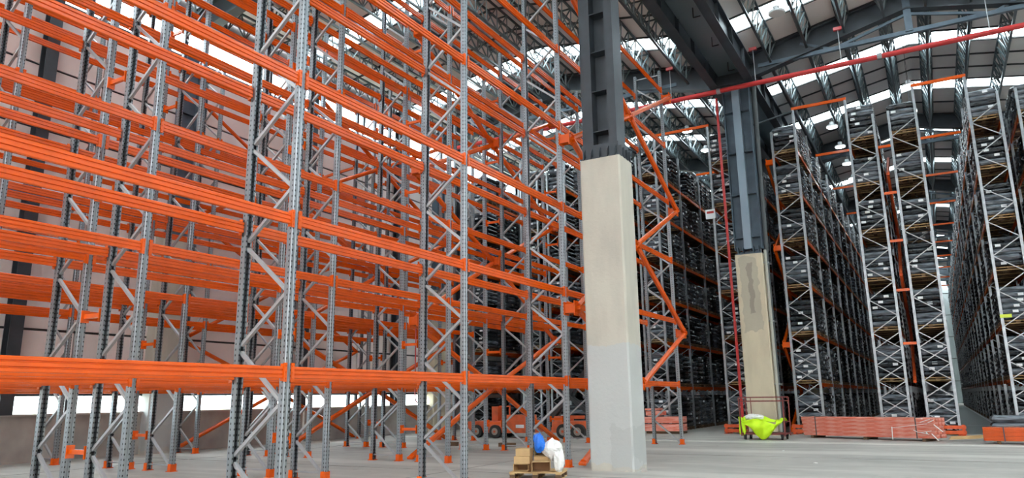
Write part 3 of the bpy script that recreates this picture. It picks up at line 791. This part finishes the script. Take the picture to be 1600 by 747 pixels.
me = join_np(parts, 'distant_sack_pallets', [BAG, LABEL, WOOD, FILM])
o = thing('distant_sack_pallets', 'countless black sack stacks on pallets receding along the far loaded racks', 'pallet loads', me=me); o['kind'] = 'stuff'

# ---------------------------------------------------------------- lamps over the aisles
hb = MB(); hb.ring((0, 0, .12), .10, .2, 'z', 12); hb.ring((0, 0, 0), .26, .06, 'z', 20)
LH = hb.mesh('lamp_housing', mat('white_lamp_housing', (.6, .63, .65), .4)); LL = MB().ring((0, 0, 0), .23, .02, 'z', 20).mesh('lamp_lens', LAMP)
LOFF = MB().ring((0, 0, 0), .23, .02, 'z', 20).mesh('lamp_lens', mat('unlit_lens', (.5, .5, .5), .3))
LR = MB().bar((0, 0, 0), (0, 0, 2.6), .02, n=4).mesh('lamp_cord', BLACKM)
def lamp(x, y, z, lab, on=True):
    t = thing('high_bay_lamp', lab, 'lamp', (x, y, z), group='high bay lamps under the roof')
    link('lamp_housing', LH, t); link('lamp_lens', LL if on else LOFF, t, (0, 0, -.04)); 
    o = link('lamp_cord', LR, t, (0, 0, .2)); o.scale = (1, 1, max(.2, (roofz(x) - z - .2) / 2.6))
for j in range(22): lamp(.35, 33.3 + 3.3 * j, 14.2, 'lit round high bay lamp, %s in the line over the main aisle' % ordn[j])
for j in range(10): lamp(-3.0, 36.2 + 3.3 * j, 14.0, 'lit round high bay lamp, %s over the aisle left of the central racks' % ordn[j])
for j in range(6): lamp(-9.1, 33 + 3.3 * j, 14.0, 'lit round high bay lamp, %s over the aisle left of the stained pillar' % ordn[j])
lamp(-3.1, 22.6, 13.4, 'unlit round lamp hanging below the roof joists above the near cross aisle', False)

# ================================================================ LOOSE THINGS
def bundle(label, p0, p1, h, w, nx, nz, mtl, wrap=None):
    p0, p1 = Vector((*p0, 0)), Vector((*p1, 0)); d = p1 - p0; L = d.length; rz = math.atan2(d.y, d.x)
    t = thing('beam_bundle', label, 'beam bundle', tuple(p0), rz)
    z0 = .09; bh = (h - z0) / nz; bw = w / nx
    for j in range(nz):
        for i in range(nx):
            q = MB(); prof = pf(bh - .008, bw - .008); o_ = random.uniform(-.03, .03)
            q.v = []; n = len(prof)
            vs = [(o_, y, z) for y, z in prof] + [(L + o_, y, z) for y, z in prof]
            q.add(vs, [(a, n + a, n + (a + 1) % n, (a + 1) % n) for a in range(n)] + [tuple(range(n)), tuple(range(2 * n - 1, n - 1, -1))])
            link('steel_beam', q.mesh('steel_beam', mtl), t, (0, bw * (i + .5), z0 + bh * (j + .5)))
    for x in (.35, L - .35, L / 2): link('timber_bearer', MB().box((x, w / 2, .045), (.1, w + .06, .09)).mesh('timber_bearer', WOOD), t)
    for x in ((.5, L - .55) if L > 2 else (.7, L - .3)):
        s = MB(); s.box((x, -.012, z0 + (h - z0) / 2), (.03, .012, h - z0 + .02)).box((x, w / 2, h + .006), (.03, w + .03, .012)).box((x, w + .012, z0 + (h - z0) / 2), (.03, .012, h - z0))
        link('strap', s.mesh('strap', STRAP), t)
    if wrap:
        rnd = random.Random(5)
        s = MB()
        for _ in range(9):
            x = rnd.uniform(L - .5, L + .02); z = rnd.uniform(.15, h); s.bar((x, -.02, z), (x + rnd.uniform(-.3, .3), -.03, z + rnd.uniform(-.25, .1)), .05, .012)
        s.bar((L - 1.3, -.03, h * .55), (L - .2, -.03, h * .75), .04, .012); s.bar((L - 1.3, -.03, .02), (L - 1.28, -.03, h * .6), .05, .012)
        link('film_scrap', s.mesh('film_scrap', WHITE), t, label='crumpled white film end')
    return t
bundle('long film-wrapped bundle of orange beams lying before the central loaded racks', (-4.42, 28.35), (-.3, 26.85), .72, .8, 4, 5, PINK, True)
bundle('bright orange beam bundle on the floor at the right edge', (.95, 26.15), (4.6, 26.0), .47, .7, 4, 3, ORANGE)
# black sacks on pallet behind right bundle
t = thing('sack_pallet', 'low film-wrapped black sack pallet behind the bright orange bundle at right', 'pallet load', (1.95, 28.1, 0))
link('wooden_pallet', PALL, t).scale = (1.4, 1, 1)
for j in range(3): link('sack', BAGV[1 + 2 * j], t, (0, 0, .14 + j * .21)).scale = (1.45, 1, 1)
for q in range(2): link('paper_label', LABM, t, (-.1 + .5 * q, -.50, .3 + .12 * q))
t = thing('loose_plank', 'yellowish wooden planks lying beside the end of the orange floor guard', 'planks', (.1, 27.4, 0), .16)
for i in range(3): link('plank', MB().box((.5, i * .13, .06 + .025 * i), (1.1 - .1 * i, .11, .03)).mesh('plank', WOODL), t, rot=(0, -.05, 0))
# wrapped crates behind pillar
t = thing('wrapped_crate_stack', 'pinkish film-wrapped orange crate stack seen just right of the big pillar', 'crates', (-10.0, 29.9, 0))
for (x, z, w, h) in ((-.42, .1, .8, .3), (.36, .1, .78, .3), (-.42, .42, .8, .27), (.36, .42, .78, .27), (-.42, .72, .62, .2), (-.5, .93, .5, .1)):
    link('crate', MB().box((x, .2, z + h / 2), (w, .8, h - .02)).mesh('crate', PINK), t)
link('timber_bearer', MB().box((0, .2, .05), (1.5, .7, .09)).mesh('timber_bearer', WOOD), t)
# black stack beyond orange feet
t = thing('sack_pallet', 'black sack pallet on the floor left of the big pillar, beyond the racking', 'pallet load', (-13.7, 30.2, 0))
link('wooden_pallet', PALL, t).scale = (1.3, 1, 1)
for j in range(5): link('sack', BAGV[(j * 3) % 8], t, (0, 0, .14 + j * .21)).scale = (1.35, 1, 1)

# trolley with yellow cloth
t = thing('cage_trolley', 'maroon tube-framed trolley parked in front of the stained pillar', 'trolley', (-5.42, 27.0, 0), -.05)
Fm = MB(); w, d, h = .72, .42, 1.42
for sx in (-1, 1):
    for sy in (-1, 1): link('corner_post', MB().bar((sx * w, sy * d, .12), (sx * (w + .03), sy * d, h), .045, n=8).mesh('corner_post', MAROON), t)
for z in (h, h - .13):
    for sy in (-1, 1): link('top_rail', MB().bar((-w - .02, sy * d, z), (w + .02, sy * d, z), .04, n=8).mesh('top_rail', MAROON), t)
for sx in (-1, 1):
    link('side_rail', MB().bar((sx * w, -d, h), (sx * w, d, h), .04, n=8).bar((sx * w, -d, .6), (sx * w, d, .6), .04, n=8).mesh('side_rail', MAROON), t)
    link('side_rail', MB().bar((sx * (w - .16), d, .2), (sx * (w - .16), d, h), .03, n=6).mesh('side_rail', MAROON), t)
link('deck', MB().box((0, 0, .2), (2 * w, 2 * d, .06)).mesh('deck', MAROON), t)
for sx in (-1, 1):
    for sy in (-1, 1): link('caster', MB().ring((sx * (w - .1), sy * (d - .05), .085), .085, .05, 'x', 12).box((sx * (w - .1), sy * (d - .05), .15), (.08, .1, .08)).mesh('caster', TYRE), t)
def cloth(nx, ny, fn, th=.012):
    v = []; f = []
    for s in (0, 1):
        for j in range(ny):
            for i in range(nx):
                p = Vector(fn(i / (nx - 1), j / (ny - 1))); v.append(p + Vector((0, th * s, 0)))
    N = nx * ny
    for j in range(ny - 1):
        for i in range(nx - 1):
            a = j * nx + i; f.append((a, a + 1, a + nx + 1, a + nx)); f.append((N + a, N + a + nx, N + a + nx + 1, N + a + 1))
    for i in range(nx - 1):
        f.append((i, N + i, N + i + 1, i + 1)); a = (ny - 1) * nx + i; f.append((a, a + 1, N + a + 1, N + a))
    for j in range(ny - 1):
        a = j * nx; f.append((a, a + nx, N + a + nx, N + a)); a = j * nx + nx - 1; f.append((a, N + a, N + a + nx, a + nx))
    return MB().add(v, f)
rn = random.Random(3)
def dr(u, v):
    x = -.66 + 1.36 * u
    top = .60 + .10 * math.sin(u * 5.0) + (.16 if u > .82 else 0)
    bot = .42 - .46 * math.sin(PI * min(1, max(0, u))) ** 1.3 + .06
    z = top + (bot - top) * v
    y = -.47 - .12 * math.sin(PI * v) * math.sin(PI * u) - .028 * math.sin(u * 23 + v * 3) - .03 * math.sin(v * 9 + u * 11)
    return (x * (1 - .25 * v * v), y, z)
c1 = cloth(34, 18, dr, .014)
def tp(u, v):
    return (-.6 + 1.28 * u, -.47 + .85 * v, .62 + .09 * math.sin(u * 5) + .04 * math.sin(v * 8 + u * 9) + .06 * math.sin(PI * v) + (.1 if u > .85 else 0))
c2 = cloth(22, 12, tp, .01); c1.add(c2.v, c2.f)
thing('yellow_cloth', 'fluorescent yellow sheet draped and bunched over the maroon trolley', 'cloth', (-5.42, 27.0, 0), -.05, me=c1.mesh('yellow_cloth', HIVIS, True))
c3 = cloth(10, 14, lambda u, v: (-.80 + .22 * u, -.40 - .03 * math.sin(u * 9 + v * 7), .15 + .6 * v + .03 * math.sin(u * 8)), .05)
thing('yellow_cloth', 'small bundled yellow-green rag hanging on the left end of the trolley', 'cloth', (-5.42, 27.0, 0), -.05, me=c3.mesh('yellow_cloth', HIVIS, True))
def blob(rx, ry, rz, seed, n=14, m_=10, amp=.12, flat=True):
    r = random.Random(seed); ph = [r.uniform(0, 6) for _ in range(6)]; v = []; f = []
    for j in range(m_ + 1):
        th = PI * j / m_
        for i in range(n):
            a = 2 * PI * i / n; k = 1 + amp * (math.sin(3 * a + ph[0] + 2 * th) + .7 * math.sin(5 * a + ph[1]) + .6 * math.sin(4 * th + ph[2] + a)) + r.uniform(-amp, amp) * .4
            z = rz * math.cos(th) * k
            v.append((rx * math.sin(th) * math.cos(a) * k, ry * math.sin(th) * math.sin(a) * k, max(z, -rz * .8) if flat else z))
    for j in range(m_):
        for i in range(n): f.append((j * n + i, (j + 1) * n + i, (j + 1) * n + (i + 1) % n, j * n + (i + 1) % n))
    return MB().add(v, f)
thing('white_rag_pile', 'crumpled white plastic sheeting on top of the trolley', 'plastic sheeting', (-5.72, 26.75, .72), me=blob(.34, .2, .12, 5, 20, 12, .14).mesh('white_rag_pile', WHITE))

# pallet with cardboard boxes and bags in the foreground
t = thing('wooden_pallet', 'small pale wooden pallet carrying cardboard boxes at the bottom of the picture', 'pallet', (-6.92, 13.0, 0), .3)
for i in range(5): link('deck_board', MB().box((0, -.34 + i * .17, .125), (1.0, .13, .022)).mesh('deck_board', WOODL), t)
for x in (-.44, 0, .44):
    link('stringer_board', MB().box((x, 0, .102), (.1, .8, .022)).box((x, 0, .012), (.1, .8, .022)).mesh('stringer_board', WOODL), t)
    for y in (-.35, 0, .35): link('pallet_block', MB().box((x, y, .057), (.1, .1, .07)).mesh('pallet_block', WOOD), t)
def carton(label, loc, w, d, h, rz, open_side=False, flap=False):
    t = thing('cardboard_box', label, 'box', loc, rz)
    B = MB(); th = .008
    if open_side:
        B.box((0, 0, th / 2), (w, d, th)).box((0, 0, h - th / 2), (w, d, th)).box((-w / 2, 0, h / 2), (th, d, h)).box((w / 2, 0, h / 2), (th, d, h)).box((0, d / 2, h / 2), (w, th, h), 0, 1)
    else:
        B.box((0, 0, h / 2), (w, d, h))
    link('carton_body', B.mesh('carton_body', [CARD, CARD_D]), t)
    link('tape_strip', MB().box((0, 0, h + .002), (w * .98, .04, .003)).mesh('tape_strip', mat('brown_tape', (.42, .28, .13), .35)) , t)
    if flap:
        for s in (-1, 1): link('box_flap', MB().box((s * (w / 2 + .03), -d * .2, h * .8), (.05, d * .9, .008)).mesh('box_flap', CARD), t, rot=(0, s * .5, 0))
    return t
carton('bottom cardboard box of the small stack on the pallet', (-7.12, 12.72, .14), .29, .26, .14, .2, True)
carton('middle cardboard box of the small stack on the pallet', (-7.11, 12.73, .285), .31, .26, .13, .25)
carton('light tan cardboard box on top of the stack on the pallet', (-7.09, 12.74, .42), .28, .25, .14, .22)
carton('dark open cardboard box behind the tan top box', (-6.84, 13.0, .41), .26, .26, .13, .3, True)
carton('brown box on the pallet under the dark open box', (-6.84, 13.0, .14), .28, .26, .26, .3)
carton('opened cardboard box with raised flaps in front of the white bag', (-6.72, 12.72, .14), .34, .28, .19, .45, True, True)
B = blob(.11, .09, .16, 9, 18, 12, .15, False)
thing('blue_plastic_bag', 'bright blue plastic bag perched between the boxes and white bag', 'bag', (-6.79, 12.78, .66), me=B.mesh('blue_plastic_bag', BLUE, False))
B = blob(.20, .16, .18, 21, 26, 18, .10, False); q = blob(.09, .12, .21, 22, 18, 14, .12, False)
B.v = [(x, y, z + .12) for x, y, z in B.v]; B.add([(x + .15, y - .04, z - .08) for x, y, z in q.v], q.f)
thing('white_plastic_bag', 'large crumpled white plastic bag slumped over the pallet edge', 'bag', (-6.55, 12.9, .42), me=B.mesh('white_plastic_bag', WHITE, False))
# loose beam beside pillar
pass
t = thing('loose_brick', 'small grey rubble block by the right foot of the big pillar', 'block', (-5.42, 14.75, 0), .3, me=MB().box((0, 0, .035), (.12, .1, .07), 0, 0, .85).mesh('loose_brick', LOWW))
for i, (x, y) in enumerate(((-2.6, 18.0), (-3.9, 21.5), (-.2, 15.2))):
    thing('litter_scrap', ('tiny white paper scrap on the open floor, the middle one', 'tiny white paper scrap on the open floor nearest the trolley', 'tiny white paper scrap on the floor nearest the camera')[i], 'litter', (x, y, .002), i, me=blob(.045, .03, .015, 60 + i, 8, 5, .2).mesh('litter_scrap', WHITE))
t = thing('loose_brick', 'dark small timber block on the floor beyond the second orange rack', 'block', (-14.2, 20.6, 0), .1, me=MB().box((0, 0, .06), (.42, .16, .12)).mesh('loose_brick', WOOD))
t = thing('loose_brick', 'pair of dark timber blocks on the floor before the lift machine', 'block', (-12.2, 20.8, 0), .1, me=MB().box((0, 0, .06), (.55, .16, .12)).mesh('loose_brick', WOOD))

# orange lift machines behind the racks
def wheel(parent, x, y, r=.25):
    w_ = link('wheel', MB().ring((0, 0, 0), r, .2, 'y', 20).mesh('wheel', TYRE), parent, (x, y, r))
    link('wheel_rim', MB().ring((0, -.10, 0), r * .55, .03, 'y', 14).ring((0, -.12, 0), r * .2, .03, 'y', 8, 1).mesh('wheel_rim', [mat('pale_rim', (.35, .30, .26), .5), LIFT]), w_)
t = thing('boom_lift', 'faded orange self-propelled lift machine parked behind the empty racks', 'lift machine', (-15.0, 25.7, 0))
ch = MB(); ch.add([(-1.7, -.55, .2), (1.25, -.55, .2), (1.25, .55, .2), (-1.7, .55, .2), (-1.7, -.55, .62), (1.1, -.55, .66), (1.1, .55, .66), (-1.7, .55, .62)], [(0, 3, 2, 1), (4, 5, 6, 7), (0, 1, 5, 4), (1, 2, 6, 5), (2, 3, 7, 6), (3, 0, 4, 7)])
ch.box((-.6, -.57, .42), (.9, .04, .3)).box((.85, -.57, .42), (.5, .04, .25)).box((-1.3, -.57, .4), (.4, .04, .3))
link('chassis', ch.mesh('chassis', LIFT), t)
link('counterweight', MB().box((.5, 0, .76), (1.1, .9, .22), 0, 0, .95).mesh('counterweight', LIFT), t)
link('control_post', MB().box((-.45, -.1, .9), (.28, .4, .6)).box((-.1, -.1, 1.2), (.5, .06, .05)).box((.12, -.1, .95), (.05, .05, .5)).mesh('control_post', LIFT), t)
for x in (-1.1, -.25): wheel(t, x, -.56)
for x in (-1.1, -.25): wheel(t, x, .56)
link('warning_decal', MB().box((.85, -.6, .45), (.36, .01, .12)).mesh('warning_decal', LABEL), t)
t = thing('boom_lift', 'second orange lift machine with folded black boom, left of the big pillar', 'lift machine', (-12.3, 25.9, 0))
link('chassis', MB().box((0, 0, .42), (1.3, 1.0, .42), 0, 0, .95).box((.35, -.3, .78), (.6, .1, .12)).box((-.35, 0, .72), (.5, .7, .2)).mesh('chassis', LIFT), t)
for x in (-.1, .5): wheel(t, x, -.55, .27)
for x in (-.1, .5): wheel(t, x, .55, .27)
bm = MB()
for y in (-.15, .15):
    bm.bar((-.9, y, .7), (1.1, y, 2.9), .12, .18); bm.bar((-.9, y, 2.2), (.9, y, .8), .1, .12)
for i in range(5): bm.bar((-.8 + i * .4, -.15, .8 + i * .44), (-.7 + i * .4, .15, .95 + i * .44), .06)
link('boom_arm', bm.mesh('boom_arm', BLACKM), t)
# chain hoist hooks hanging in the third rack
t = thing('lifting_chain', 'red lifting slings with hook hung over a beam of the empty orange racking', 'lifting sling', (-13.0, 17.0, 1.45), PI / 2)
for x in (0, .14, .3): link('sling_leg', MB().bar((x, 0, .15), (x, 0, 2.5), .035, n=6).mesh('sling_leg', RED), t)
hk = MB()
for i in range(8):
    a0, a1 = PI + PI * i / 8, PI + PI * (i + 1) / 8
    hk.bar((.15 + .13 * math.cos(a0), 0, .1 + .13 * math.sin(a0)), (.15 + .13 * math.cos(a1), 0, .1 + .13 * math.sin(a1)), .04, n=6)
link('sling_hook', hk.mesh('sling_hook', RED), t)
# small sign & yellow marker
thing('rack_sign', 'small white and red square sign on the rack upright left of the stained pillar', 'sign', (-7.75, 30.9, 9.2), me=MB().box((0, 0, 0), (.42, .02, .42)).box((0, -.012, .08), (.3, .01, .1), 0, 1).mesh('rack_sign', [LABEL, RED]))
thing('rack_marker', 'lime green tag on the upright at the right edge of the picture', 'tag', (2.2, 30.9, 4.1), me=MB().box((.1, 0, 0), (.35, .02, .12)).mesh('rack_marker', YEL))
